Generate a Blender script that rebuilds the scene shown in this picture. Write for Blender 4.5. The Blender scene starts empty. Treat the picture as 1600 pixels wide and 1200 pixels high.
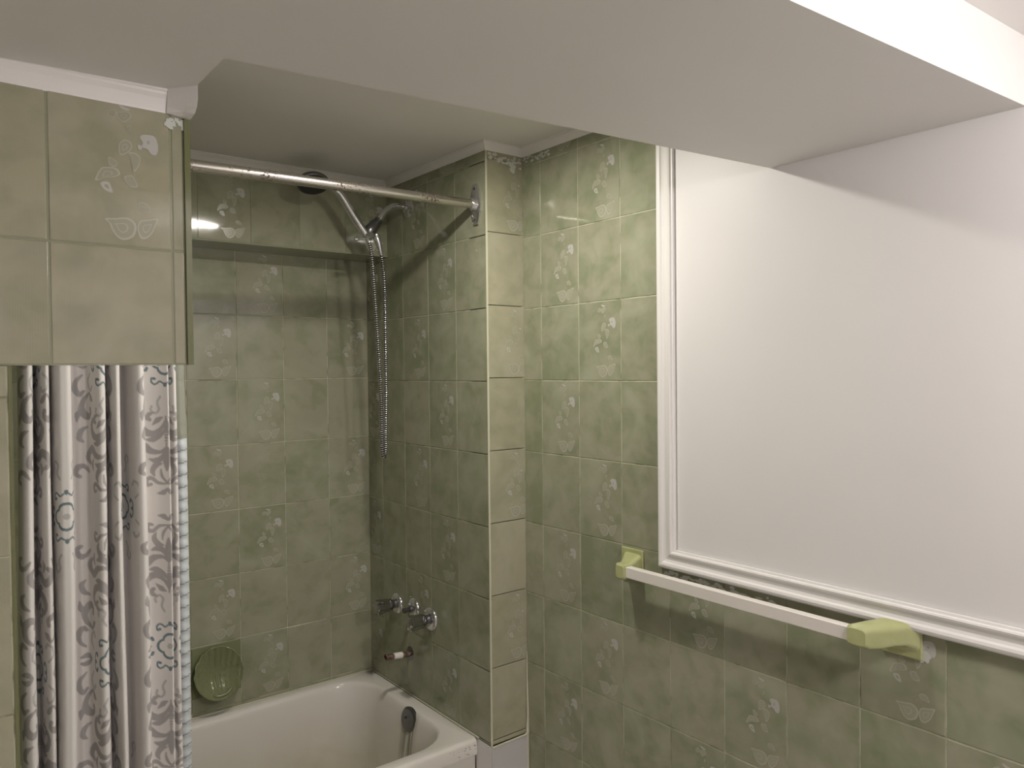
import bpy, math, random
import numpy as np
from mathutils import Vector, Matrix

scene = bpy.context.scene
COL = scene.collection
H = 1.41                       # camera height above the floor; h = height relative to the lens

# ------------------------------------------------------------------ camera
YAW, PITCH, ROLL, FPX = 0.665, -0.0178, -0.0099, 1192.7
fw = Vector((math.sin(YAW)*math.cos(PITCH), math.cos(YAW)*math.cos(PITCH), math.sin(PITCH)))
r0 = Vector((math.cos(YAW), -math.sin(YAW), 0)); u0 = r0.cross(fw)
rt = r0*math.cos(ROLL)+u0*math.sin(ROLL); up = u0*math.cos(ROLL)-r0*math.sin(ROLL)
cd = bpy.data.cameras.new('camera'); cam = bpy.data.objects.new('camera', cd); COL.objects.link(cam)
cd.sensor_width = 36; cd.lens = FPX/1600*36; cd.clip_start = 0.02
M = Matrix((rt, up, -fw)).transposed().to_4x4(); M.translation = (0, 0, H); cam.matrix_world = M
scene.camera = cam

# ------------------------------------------------------------------ light and exposure
world = bpy.data.worlds.new('world'); scene.world = world; world.use_nodes = True
world.node_tree.nodes['Background'].inputs[0].default_value = (0.9, 0.88, 0.85, 1)
world.node_tree.nodes['Background'].inputs[1].default_value = 0.05
vs = scene.view_settings
vs.view_transform = 'Standard'; vs.look = 'None'; vs.gamma = 1; vs.use_curve_mapping = False
vs.exposure = 0.20
ALCOVE_LIGHT = (0.88, 1.33)     # flush disc light in the high ceiling in front of the tub
ROOM_LIGHT = (0.90, -0.30)       # flush disc light in the low room ceiling
def lamp(name, loc, size, power, color, rot=(0, 0, 0)):
    l = bpy.data.lights.new(name, 'AREA'); l.shape = 'DISK'; l.size = size; l.energy = power; l.color = color
    o = bpy.data.objects.new(name, l); COL.objects.link(o); o.location = loc; o.rotation_euler = rot; return o
lamp('alcove_lamp', (ALCOVE_LIGHT[0], ALCOVE_LIGHT[1], H+0.5895), 0.08, 6.4, (1.0, 0.95, 0.85))
pl_ = bpy.data.lights.new('room_lamp', 'POINT'); pl_.energy = 18.5; pl_.color = (1.0, 0.93, 0.92); pl_.shadow_soft_size = .06
po_ = bpy.data.objects.new('room_lamp', pl_); COL.objects.link(po_); po_.location = (ROOM_LIGHT[0], ROOM_LIGHT[1], H+.375)

# ------------------------------------------------------------------ tags and helpers
def tag(o, label=None, cat=None, group=None, kind=None):
    if label: o['label'] = label
    if cat: o['category'] = cat
    if group: o['group'] = group
    if kind: o['kind'] = kind
    return o
def empty(name, loc, label, cat, group=None):
    o = bpy.data.objects.new(name, None); o.empty_display_size = 0.05; COL.objects.link(o); o.location = loc
    return tag(o, label, cat, group)
class MB:
    def __init__(s): s.v = []; s.f = []; s.m = []; s.uv = []; s.tint = []
    def quad(s, pts, m=0, uv=None, tint=(.5, .5, .5)):
        b = len(s.v); s.v += [tuple(p) for p in pts]; s.f.append(tuple(range(b, b+len(pts)))); s.m.append(m)
        s.uv += uv if uv else [(0, 0)]*len(pts); s.tint += [tint]*len(pts)
    def raw(s, verts, faces, m=0):
        b = len(s.v); s.v += [tuple(p) for p in verts]
        for f in faces:
            s.f.append(tuple(b+i for i in f)); s.m.append(m); s.uv += [(0, 0)]*len(f); s.tint += [(.5, .5, .5)]*len(f)
    def box(s, a, b, m=0):
        (x0, y0, z0), (x1, y1, z1) = a, b
        v = [(x0,y0,z0),(x1,y0,z0),(x1,y1,z0),(x0,y1,z0),(x0,y0,z1),(x1,y0,z1),(x1,y1,z1),(x0,y1,z1)]
        s.raw(v, [(0,3,2,1),(4,5,6,7),(0,1,5,4),(1,2,6,5),(2,3,7,6),(3,0,4,7)], m)
    def loops(s, L, m=0, closed=True, cap0=True, cap1=True):
        n = len(L[0]); v = [p for l in L for p in l]; F = []
        for i in range(len(L)-1):
            for j in range(n if closed else n-1):
                k = (j+1) % n; F.append((i*n+j, i*n+k, (i+1)*n+k, (i+1)*n+j))
        if cap0: F.append(tuple(reversed(range(n))))
        if cap1: F.append(tuple((len(L)-1)*n+j for j in range(n)))
        s.raw(v, F, m)
    def tube(s, path, rad, n=12, m=0, cap=True):
        P = [Vector(p) for p in path]; R = rad if isinstance(rad, (list, tuple)) else [rad]*len(P)
        L = []; nrm = None
        for i, p in enumerate(P):
            t = (P[min(i+1, len(P)-1)]-P[max(i-1, 0)])
            if t.length < 1e-9: t = (P[min(i+2, len(P)-1)]-P[max(i-2, 0)])
            t.normalize()
            if nrm is None: nrm = t.orthogonal().normalized()
            nrm = (nrm - t*nrm.dot(t)).normalized(); bn = t.cross(nrm)
            L.append([p+(nrm*math.cos(2*math.pi*k/n)+bn*math.sin(2*math.pi*k/n))*R[i] for k in range(n)])
        s.loops(L, m, cap0=cap, cap1=cap)
    def revolve(s, base, axis, prof, n=28, m=0):      # prof: (distance along axis, radius)
        a = Vector(axis).normalized(); e = a.orthogonal().normalized(); g = a.cross(e); B = Vector(base)
        s.loops([[B+a*d+(e*math.cos(2*math.pi*k/n)+g*math.sin(2*math.pi*k/n))*max(r, 1e-4) for k in range(n)] for d, r in prof], m)
    def prism(s, poly, d, m=0):                       # poly in 3D, extruded by vector d
        d = Vector(d); s.loops([[Vector(p) for p in poly], [Vector(p)+d for p in poly]], m)
    def build(s, name, mats, parent=None, smooth=False, origin=(0, 0, 0), bevel=0, recalc=True):
        me = bpy.data.meshes.new(name); O = Vector(origin)
        me.from_pydata([tuple(Vector(p)-O) for p in s.v], [], s.f)
        if not isinstance(mats, (list, tuple)): mats = [mats]
        for mm in mats: me.materials.append(mm)
        me.polygons.foreach_set('material_index', s.m)
        uvl = me.uv_layers.new(name='UVMap'); uvl.data.foreach_set('uv', np.array(s.uv, 'f').ravel())
        ca = me.color_attributes.new('tint', 'FLOAT_COLOR', 'CORNER')
        c = np.ones((len(s.tint), 4), 'f'); c[:, :3] = s.tint; ca.data.foreach_set('color', c.ravel())
        if recalc:
            import bmesh
            bm = bmesh.new(); bm.from_mesh(me); bmesh.ops.recalc_face_normals(bm, faces=bm.faces); bm.to_mesh(me); bm.free()
        if smooth: me.polygons.foreach_set('use_smooth', [True]*len(me.polygons))
        me.update()
        o = bpy.data.objects.new(name, me); COL.objects.link(o)
        if parent:
            o.parent = parent; o.location = O - Vector(parent.location) if parent.parent is None else O
        else: o.location = O
        if bevel:
            b = o.modifiers.new('bevel', 'BEVEL'); b.width = bevel; b.segments = 3; b.limit_method = 'ANGLE'; b.angle_limit = math.radians(35)
        if smooth:
            me.set_sharp_from_angle(angle=math.radians(38))
        return o
def child(mb, name, mats, parent, **k):
    """parts are written in world coordinates; keep them there under a parent placed at its base"""
    o = mb.build(name, mats, None, **k)
    o.parent = parent
    w = Vector((0, 0, 0)); p = parent
    while p is not None: w += Vector(p.location); p = p.parent
    o.location = Vector(o.location) - w
    return o
def catmull(P, k=6, closed=False):
    P = [Vector(p) for p in P]; n = len(P); out = []
    rng = range(n) if closed else range(n-1)
    for i in rng:
        a, b, c, d = (P[(i-1) % n], P[i], P[(i+1) % n], P[(i+2) % n]) if closed else (P[max(i-1, 0)], P[i], P[i+1], P[min(i+2, n-1)])
        for j in range(k):
            t = j/k
            out.append(0.5*((2*b)+(c-a)*t+(2*a-5*b+4*c-d)*t*t+(3*b-a-3*c+d)*t**3))
    if not closed: out.append(P[-1])
    return out

# ------------------------------------------------------------------ materials
def mat(name, base=(.8, .8, .8), rough=.5, metal=0, spec=.5, coat=0, trans=0, alpha=1, ior=None):
    m = bpy.data.materials.new(name); m.use_nodes = True; b = m.node_tree.nodes['Principled BSDF']
    b.inputs['Base Color'].default_value = (*base, 1); b.inputs['Roughness'].default_value = rough
    b.inputs['Metallic'].default_value = metal; b.inputs['Specular IOR Level'].default_value = spec
    b.inputs['Coat Weight'].default_value = coat; b.inputs['Transmission Weight'].default_value = trans
    b.inputs['Alpha'].default_value = alpha
    if ior: b.inputs['IOR'].default_value = ior
    return m
def N(m, t, **k):
    n = m.node_tree.nodes.new(t)
    for a, v in k.items(): setattr(n, a, v)
    return n
def LK(m, a, b): m.node_tree.links.new(a, b)
def bsdf(m): return m.node_tree.nodes['Principled BSDF']
def ramp(m, stops):
    r = N(m, 'ShaderNodeValToRGB'); e = r.color_ramp.elements
    while len(e) < len(stops): e.new(0.5)
    for q, (p, c) in zip(e, stops): q.position = p; q.color = (*c, 1) if len(c) == 3 else c
    return r
def noise(m, scale, coord=None, detail=4, rough=.5, dist=0):
    n = N(m, 'ShaderNodeTexNoise'); n.inputs['Scale'].default_value = scale; n.inputs['Detail'].default_value = detail
    n.inputs['Roughness'].default_value = rough; n.inputs['Distortion'].default_value = dist
    if coord is None: coord = N(m, 'ShaderNodeTexCoord').outputs['Object']
    LK(m, coord, n.inputs['Vector']); return n
def add_bump(m, height, strength=.2, dist=.001):
    b = N(m, 'ShaderNodeBump'); b.inputs['Strength'].default_value = strength; b.inputs['Distance'].default_value = dist
    LK(m, height, b.inputs['Height']); LK(m, b.outputs[0], bsdf(m).inputs['Normal']); return b

def glaze(name, beige, green, pale, rough=.06):
    """cloudy glazed tile: every tile has its own noise offset and its own share of green"""
    m = mat(name, rough=rough, spec=.5)
    at = N(m, 'ShaderNodeVertexColor', layer_name='tint'); sep = N(m, 'ShaderNodeSeparateColor'); LK(m, at.outputs['Color'], sep.inputs[0])
    uv = N(m, 'ShaderNodeUVMap', uv_map='UVMap')
    off = N(m, 'ShaderNodeVectorMath', operation='SCALE'); off.inputs['Scale'].default_value = 37.0; LK(m, at.outputs['Color'], off.inputs[0])
    ad = N(m, 'ShaderNodeVectorMath', operation='ADD'); LK(m, uv.outputs[0], ad.inputs[0]); LK(m, off.outputs[0], ad.inputs[1])
    n1 = noise(m, 17, ad.outputs[0], 3, .5, .4); n2 = noise(m, 30, ad.outputs[0], 2)
    mx = N(m, 'ShaderNodeMath', operation='MULTIPLY_ADD'); LK(m, n2.outputs[0], mx.inputs[0]); mx.inputs[1].default_value = .25; LK(m, n1.outputs[0], mx.inputs[2])
    r = ramp(m, [(0.46, (0, 0, 0)), (0.76, (1, 1, 1))]); LK(m, mx.outputs[0], r.inputs[0])
    a1 = N(m, 'ShaderNodeMath', operation='ADD', use_clamp=True); LK(m, r.outputs[0], a1.inputs[0])
    s = N(m, 'ShaderNodeMath', operation='SUBTRACT'); LK(m, sep.outputs[0], s.inputs[0]); s.inputs[1].default_value = .5; LK(m, s.outputs[0], a1.inputs[1])
    c1 = N(m, 'ShaderNodeMix', data_type='RGBA'); LK(m, a1.outputs[0], c1.inputs['Factor'])
    c1.inputs['A'].default_value = (*green, 1); c1.inputs['B'].default_value = (*beige, 1)
    n3 = noise(m, 7, ad.outputs[0], 3, .55, .6); r3 = ramp(m, [(.45, (0, 0, 0)), (.75, (.75, .75, .75))]); LK(m, n3.outputs[0], r3.inputs[0])
    c2 = N(m, 'ShaderNodeMix', data_type='RGBA'); LK(m, r3.outputs[0], c2.inputs['Factor']); LK(m, c1.outputs['Result'], c2.inputs['A']); c2.inputs['B'].default_value = (*pale, 1)
    LK(m, c2.outputs['Result'], bsdf(m).inputs['Base Color'])
    w = N(m, 'ShaderNodeTexWave', bands_direction='X'); w.inputs['Scale'].default_value = 105; w.inputs['Distortion'].default_value = .15; LK(m, uv.outputs[0], w.inputs['Vector'])
    nb = noise(m, 9, uv.outputs[0], 2)
    sm = N(m, 'ShaderNodeMath', operation='MULTIPLY_ADD'); LK(m, w.outputs['Fac'], sm.inputs[0]); sm.inputs[1].default_value = .045; 
    nbs = N(m, 'ShaderNodeMath', operation='MULTIPLY'); LK(m, nb.outputs[0], nbs.inputs[0]); nbs.inputs[1].default_value = 1.5; LK(m, nbs.outputs[0], sm.inputs[2])
    add_bump(m, sm.outputs[0], .35, .0009)
    return m
M_TILE = glaze('glazed_green_tile', (.342, .334, .242), (.245, .270, .170), (.39, .40, .295))
M_TILE2 = glaze('glazed_beige_tile', (.390, .370, .260), (.32, .32, .22), (.44, .42, .32))
M_LEAF = mat('leaf_glaze', (.365, .36, .27), .18); M_LEAFE = mat('leaf_outline_glaze', (.46, .455, .36), .22)
M_FLOW = mat('flower_glaze', (.48, .475, .435), .3); M_FLOWC = mat('flower_centre', (.36, .36, .33), .3)
M_GROUT = mat('grout', (.34, .34, .22), .7)
n = noise(M_GROUT, 22); r = ramp(M_GROUT, [(.36, (.24, .24, .15)), (.48, (.50, .50, .36)), (.70, (.60, .59, .46))]); LK(M_GROUT, n.outputs[0], r.inputs[0]); LK(M_GROUT, r.outputs[0], bsdf(M_GROUT).inputs['Base Color'])
M_EDGE = mat('green_edge_glaze', (.17, .18, .085), .12)
M_FIX = mat('green_ceramic', (.46, .48, .24), .16, coat=.4)
n = noise(M_FIX, 30); r = ramp(M_FIX, [(.3, (.42, .44, .21)), (.8, (.50, .52, .27))]); LK(M_FIX, n.outputs[0], r.inputs[0]); LK(M_FIX, r.outputs[0], bsdf(M_FIX).inputs['Base Color'])
M_DISH = mat('olive_ceramic', (.22, .24, .13), .2)
def paint(name, c, rough=.45, b=.15):
    m = mat(name, c, rough); n = noise(m, 160, detail=3); add_bump(m, n.outputs[0], b, .0006)
    n2 = noise(m, 2.5, detail=4); r = ramp(m, [(.3, tuple(x*.96 for x in c)), (.7, c)]); LK(m, n2.outputs[0], r.inputs[0]); LK(m, r.outputs[0], bsdf(m).inputs['Base Color']); return m
M_WALLP = paint('white_wall_paint', (.80, .785, .775)); M_CEIL = paint('ceiling_paint', (.80, .785, .76), .55)
M_TRIM = paint('white_trim_gloss', (.84, .82, .80), .3, .05)
M_BASE = paint('grey_white_board', (.60, .585, .58), .4)
M_CAULK = mat('caulk', (.60, .59, .46), .4); M_PAINT = mat('paint_smear', (.60, .62, .57), .5)
M_CHROME = mat('chrome', (.70, .70, .72), .07, .92)
n = noise(M_CHROME, 60); r = ramp(M_CHROME, [(.3, (.05,)*3), (.8, (.18,)*3)]); LK(M_CHROME, n.outputs[0], r.inputs[0]); LK(M_CHROME, r.outputs[0], bsdf(M_CHROME).inputs['Roughness'])
M_DARKCH = mat('dull_chrome', (.20, .20, .21), .25, .9); M_BLACK = mat('black_rubber', (.02, .02, .022), .45)
M_HOLE = mat('dark_hole', (.015, .015, .012), .8)
# pitted rod
M_ROD = mat('pitted_chrome_rod', (.62, .60, .57), .25, 1)
tc = N(M_ROD, 'ShaderNodeTexCoord').outputs['Object']
n = noise(M_ROD, 190, tc, 3, .6); nn = noise(M_ROD, 9, tc, 2)
ml = N(M_ROD, 'ShaderNodeMath', operation='MULTIPLY'); LK(M_ROD, n.outputs[0], ml.inputs[0]); LK(M_ROD, nn.outputs[0], ml.inputs[1])
r = ramp(M_ROD, [(.335, (0, 0, 0)), (.365, (1, 1, 1))]); LK(M_ROD, ml.outputs[0], r.inputs[0])
c = N(M_ROD, 'ShaderNodeMix', data_type='RGBA'); LK(M_ROD, r.outputs[0], c.inputs['Factor']); c.inputs['A'].default_value = (.62, .59, .56, 1); c.inputs['B'].default_value = (.07, .045, .03, 1)
LK(M_ROD, c.outputs['Result'], bsdf(M_ROD).inputs['Base Color'])
iv = N(M_ROD, 'ShaderNodeMath', operation='SUBTRACT'); iv.inputs[0].default_value = 1; LK(M_ROD, r.outputs[0], iv.inputs[1]); LK(M_ROD, iv.outputs[0], bsdf(M_ROD).inputs['Metallic'])
# tub enamel with a scummy bottom and a rusty streak under the overflow
M_TUB = mat('tub_enamel', (.78, .75, .70), .12, coat=.2)
tc = N(M_TUB, 'ShaderNodeTexCoord').outputs['Object']; sp = N(M_TUB, 'ShaderNodeSeparateXYZ'); LK(M_TUB, tc, sp.inputs[0])
n = noise(M_TUB, 6, tc, 5, .6, .8)
mr = N(M_TUB, 'ShaderNodeMapRange'); LK(M_TUB, sp.outputs['Z'], mr.inputs['Value']); mr.inputs['From Min'].default_value = .33; mr.inputs['From Max'].default_value = .10; mr.inputs['To Min'].default_value = 0; mr.inputs['To Max'].default_value = 1.0
ml = N(M_TUB, 'ShaderNodeMath', operation='MULTIPLY'); LK(M_TUB, mr.outputs[0], ml.inputs[0]); LK(M_TUB, n.outputs[0], ml.inputs[1])
c = N(M_TUB, 'ShaderNodeMix', data_type='RGBA'); LK(M_TUB, ml.outputs[0], c.inputs['Factor']); c.inputs['A'].default_value = (.78, .75, .70, 1); c.inputs['B'].default_value = (.50, .45, .28, 1)
def mrange(src, a, b, lo=0.0, hi=1.0):
    q = N(M_TUB, 'ShaderNodeMapRange'); LK(M_TUB, src, q.inputs['Value'])
    for nm, v in (('From Min', a), ('From Max', b), ('To Min', lo), ('To Max', hi)): q.inputs[nm].default_value = v
    return q.outputs[0]
def mul(a, b):
    q = N(M_TUB, 'ShaderNodeMath', operation='MULTIPLY'); LK(M_TUB, a, q.inputs[0]); LK(M_TUB, b, q.inputs[1]); return q.outputs[0]
mp = N(M_TUB, 'ShaderNodeMapping'); mp.inputs['Scale'].default_value = (6, 90, 3); LK(M_TUB, tc, mp.inputs['Vector'])
gn = noise(M_TUB, 1.0, mp.outputs[0], 4, .6); gs = mrange(gn.outputs[0], .36, .58)
g = mul(mul(mul(mrange(sp.outputs['Y'], 1.965, 1.990), mrange(sp.outputs['Y'], 2.065, 2.035)), mrange(sp.outputs['X'], 1.10, 1.13)), mul(mul(mrange(sp.outputs['Z'], .378, .350), mrange(sp.outputs['Z'], .16, .26)), gs))
c2 = N(M_TUB, 'ShaderNodeMix', data_type='RGBA'); LK(M_TUB, g, c2.inputs['Factor']); LK(M_TUB, c.outputs['Result'], c2.inputs['A']); c2.inputs['B'].default_value = (.20, .21, .15, 1)
LK(M_TUB, c2.outputs['Result'], bsdf(M_TUB).inputs['Base Color'])
M_GLOW = bpy.data.materials.new('lamp_diffuser'); M_GLOW.use_nodes = True
b = bsdf(M_GLOW); b.inputs['Base Color'].default_value = (.9, .9, .88, 1); b.inputs['Emission Color'].default_value = (1, .93, .84, 1); b.inputs['Emission Strength'].default_value = 6

# ------------------------------------------------------------------ tiled walls
DEC = [  # (kind, outline in header-tile pixels)
 ('leaf', [(160,341),(178,340),(197,339),(209,347),(211,356),(206,368),(192,374),(180,370),(171,358),(167,348)]),
 ('leaf', [(247,339),(232,341),(218,343),(212,352),(213,362),(218,371),(227,371),(237,362),(243,350)]),
 ('leaf', [(213,317),(222,314),(230,318),(235,329),(226,328),(216,325)]),
 ('flower', [(219,213),(223,208),(232,207),(243,209),(248,218),(249,230),(245,238),(237,237),(231,230),(222,227),(224,220)]),
 ('leaf', [(185,225),(193,218),(203,220),(206,229),(200,237),(187,243),(184,233)]),
 ('leaf', [(200,238),(210,237),(219,244),(216,258),(208,267),(204,252)]),
 ('leaf', [(168,247),(174,248),(182,255),(177,261),(168,257)]),
 ('leaf', [(146,282),(155,265),(165,262),(180,263),(186,272),(175,277),(163,278),(152,283)]),
 ('leaf', [(193,275),(205,273),(210,280),(214,290),(202,291),(194,283)]),
 ('pale', [(154,287),(160,284),(168,285),(171,291),(174,301),(165,300),(157,294)]),
 ('leaf', [(168,178),(173,174),(180,173),(179,185),(170,184)]),
 ('leaf', [(181,177),(188,176),(200,174),(206,180),(200,187),(192,191),(184,185)]),
 ('pale', [(184,164),(195,167),(204,170),(200,173),(190,171)]),
 ('leaf', [(198,197),(204,196),(203,202),(199,204)]),
 ('pale', [(215,224),(222,226),(221,231),(216,231)]),
]
DECO = []
for kind, pts in DEC:
    q = [((x-75)/195.0, 1-((y-(x-170)*.07)-153)/230.0) for x, y in pts]
    c = catmull([(a, b_, 0) for a, b_ in q], 3, True); DECO.append((kind, [(p.x, p.y) for p in c]))
GAP = .0009; TH = .0012
def tiles(mb, org, ud, nd, us, ks, zbase, deco=None, beige=None, clip=None, seed=1, zclip=None, bias=0, gap=None):
    """us: list of (u0,u1,col) spans; ks: list of row numbers; zbase: height of row line 0; ud: direction of u; nd: outward normal"""
    rnd = random.Random(seed); org = Vector(org); ud = Vector(ud); nd = Vector(nd); Z = Vector((0, 0, 1))
    def P(u, z, d): return org+ud*u+Z*z+nd*d
    for (ua, ub, cidx) in us:
        for k in ks:
            z0 = zbase+.2*k; z1 = z0+.2; a, b_ = ua, ub
            fz0, fz1 = z0, z1
            if zclip: z0 = max(z0, zclip[0]); z1 = min(z1, zclip[1])
            if clip:
                rr = clip(a, b_, z0, z1)
                if rr is None: continue
                a, b_, z0, z1 = rr
            if z1-z0 < .004 or b_-a < .004: continue
            tint = (min(1, max(0, rnd.gauss(.5+bias, .16))), rnd.random(), rnd.random())
            bg = beige(cidx, k) if beige else False
            mi = 1 if bg else 0
            ji = [rnd.uniform(-.0003, .0003) for _ in range(4)]
            g = (gap or GAP)*rnd.uniform(.8, 1.25)
            A, B, C, D = a+g, b_-g, z0+g, z1-g
            cor = [(A, C), (B, C), (B, D), (A, D)]
            ins = [(A+.0012, C+.0012), (B-.0012, C+.0012), (B-.0012, D-.0012), (A+.0012, D-.0012)]
            lo = [P(u, z, -.004) for u, z in cor]; mid = [P(u, z, TH-.0009+j) for (u, z), j in zip(cor, ji)]; hi = [P(u, z, TH+j) for (u, z), j in zip(ins, ji)]
            for i in range(4):
                j = (i+1) % 4
                mb.quad([lo[i], lo[j], mid[j], mid[i]], mi, [(cor[i][0], cor[i][1])]*4, tint)
                mb.quad([mid[i], mid[j], hi[j], hi[i]], mi, [cor[i], cor[j], ins[j], ins[i]], tint)
            mb.quad(hi, mi, ins, tint)
            if deco and deco(cidx, k):
                wfull = .1495
                # a cut tile keeps the design of the full one from its left edge
                for kind, pl in DECO:
                    pp = [(ua+u*wfull, fz0+v*.2) for u, v in pl]
                    if any(u > b_-.002 or u < a+.002 or z > z1-.002 or z < z0+.002 for u, z in pp):
                        cx = sum(u for u, z in pp)/len(pp); cz = sum(z for u, z in pp)/len(pp)
                        if cx > b_-.006 or cx < a+.006 or cz > z1-.004 or cz < z0+.004: continue
                        pp = [(min(max(u, a+.003), b_-.003), min(max(z, z0+.003), z1-.003)) for u, z in pp]
                    cx = sum(u for u, z in pp)/len(pp); cz = sum(z for u, z in pp)/len(pp)
                    e0, f0 = {'leaf': (3, 2), 'pale': (3, 4), 'flower': (4, 4)}[kind]
                    e = TH+.00045
                    mb.quad([P(u, z, e) for u, z in pp], e0, [(u, z) for u, z in pp], tint)
                    s_ = .83
                    mb.quad([P(cx+(u-cx)*s_, cz+(z-cz)*s_, e+.0002) for u, z in pp], f0, [(u, z) for u, z in pp], tint)
                    if kind == 'flower':
                        mb.quad([P(cx-.001+.0022*math.cos(t*.785), cz+.002+.003*math.sin(t*.785), e+.0004) for t in range(8)], 5, None, tint)
                    elif len(pp) > 18:
                        s_ = .42
                        mb.quad([P(cx+(u-cx)*s_, cz+(z-cz)*s_, e+.0003) for u, z in pp], 3, None, tint)
                        s_ = .34
                        mb.quad([P(cx+(u-cx)*s_, cz+(z-cz)*s_, e+.0004) for u, z in pp], 2, None, tint)
TM = [M_TILE, M_TILE2, M_LEAF, M_LEAFE, M_FLOW, M_FLOWC, M_GROUT, M_EDGE, M_WALLP, M_CAULK]
G = 6; E_ = 7; W_ = 8
XP, YR, XR, YB, YK, YH = 1.2338, 1.6809, 1.3631, 2.3771, 2.2288, 1.1413
H0 = H-.0206; ZC = H+.620; ZT = H+.601; ZS = H+.400; ZRIM = H-1.032; TW = .1495
def cols(a0, step, n, first=0): return [(a0+step*i, a0+step*(i+1), first+i) for i in range(n)]

def struct(mb, name, mats, **k): return tag(mb.build(name, mats, recalc=False, **k), kind='structure')

# back wall: u = X, columns counted from the right corner
mb = MB(); mb.box((-.35, YB, 0), (XP+.2, YB+.1, ZC+.05), G)
us = [(XP-TW*(i+1), XP-TW*i, i) for i in range(11)]
tiles(mb, (0, YB, 0), (1, 0, 0), (0, -1, 0), us, range(-7, 3), H0, lambda c, k: (c % 3 == 2) if k % 2 else (c % 3 == 0), None, None, 11, (0, H+.40), .22)
struct(mb, 'wall_back', TM)
# boxed-out upper part of the back wall
mb = MB(); zb = H+.376
f0 = [(-.3, YK+.020, zb+.0), (XP, YK, zb), (XP, YB, zb), (-.3, YB, zb)]
mb.loops([[Vector(p) for p in f0], [Vector((p[0], p[1], ZC+.03)) for p in f0]], 0)
us = [(XP-TW*(i+1), XP-TW*i, i) for i in range(11)]
ud = Vector((1, -.020/1.5338, 0)); 
tiles(mb, (0, YK+.020*XP/1.5338, 0), ud, (0, -1, 0), us, range(2, 4), H0, lambda c, k: c % 3 == 0 and k == 2, None, None, 12, (zb+.001, ZT+.01), .1)
struct(mb, 'wall_back_upper', TM)
# end wall with the taps: u grows towards the camera (decreasing Y)
mb = MB(); mb.box((XP, YR+.0, 0), (XP+.12, YB, ZC+.05), G)
us = [(-(YR+TW*(i+1)), -(YR+TW*i), i) for i in range(5)]
tiles(mb, (XP, 0, 0), (0, -1, 0), (-1, 0, 0), us, range(-7, 4), H0-.009, lambda c, k: (c % 3 == 1) if k % 2 else (c % 3 == 2), None, None, 13, (H-1.036, ZT+.01), -.12)
# corner edge strips (bullnose) along the outside corner
mb.box((XP-.0018, YR-.0018, H-1.036), (XP+.0035, YR+.0010, ZT), 9); mb.box((XP-.0014, YR+.0015, H-1.036), (XP, YR+.0030, ZT), E_)
mb.box((XP-.003, YR-.002, 0), (XP, YR+.07, H-1.037), W_)
for (yy, zz) in ((1.7255, H+.3317),):
    mb.revolve((XP-TH-.0003, yy, zz), (-1, 0, 0), [(0, .0035), (.0008, .003)], 12, 5)
struct(mb, 'wall_end', TM)
# narrow return facing the room
mb = MB(); mb.box((XP+.0, YR, 0), (XR+.1, YR+.08, ZC+.05), G)
tiles(mb, (0, YR, 0), (1, 0, 0), (0, -1, 0), [(XP+.004, XR, 0)], range(-6, 4), H0, lambda c, k: k % 2 == 0, lambda c, k: True, None, 14, (H-1.034, ZT+.01))
struct(mb, 'wall_return', TM)
# right wall: tiles and painted panel
mb = MB(); mb.box((XR, -1.3, 0), (XR+.1, YR, ZC+.05), G)
PZ = H-.4284; PY = 1.160
w0 = 1.6038
us = [(-YR, -w0, -1)]+[(-(w0-TW*i), -(w0-TW*(i+1)), i) for i in range(19)]
def clipR(a, b_, z0, z1):
    if z0 > PZ-.01:
        if a > -PY-.01: return None
        return (a, min(b_, -PY-.002), z0, z1)
    return (a, b_, z0, z1)
tiles(mb, (XR, 0, 0), (0, -1, 0), (-1, 0, 0), us, range(-7, 4), H0-.0078, lambda c, k: c >= 0 and ((c % 3 == 0) if k % 2 else (c % 3 == 1)), None, clipR, 15, (0, ZT+.01))
mb.box((XR-TH, -1.3, PZ), (XR, PY, ZC+.05), W_)
struct(mb, 'wall_right', TM)
# header over the curtain + wing wall (same plane)
mb = MB(); HX = .3150; HB = H+.0125; WX = .0975
mb.box((-1.0, YH, HB), (HX-.005, YH+.12, ZC+.03), 0)
vx = .140
us = [(vx-TW*(i+1), vx-TW*i, -i-1) for i in range(8)]+[(vx, vx+TW, 0), (vx+TW, HX-.0078, 1)]
tiles(mb, (0, YH, 0), (1, 0, 0), (0, -1, 0), us, range(0, 3), H+.1726-.2, lambda c, k: c == 0 and k == 1, lambda c, k: True, None, 16, (HB, H+.40), .0, .0014)
mb.box((HX-.0075, YH-.0045, HB), (HX+.0005, YH+.1, ZC+.0), E_)
struct(mb, 'wall_header', TM)
mb = MB(); mb.box((-1.0, YH, 0), (WX-.004, YH+.12, HB-.001), G)
us = [(-1+.15*i, -.85+.15*i, i) for i in range(6)]+[(-.10, WX-.0055, 7)]
tiles(mb, (0, YH, 0), (1, 0, 0), (0, -1, 0), us, range(-8, 1), H+.1726-.2, None, lambda c, k: True, None, 17, (0, HB-.001))
mb.box((WX-.0045, YH-.001, 0), (WX, YH+.121, HB-.001), E_)
struct(mb, 'wall_wing', TM)
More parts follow.
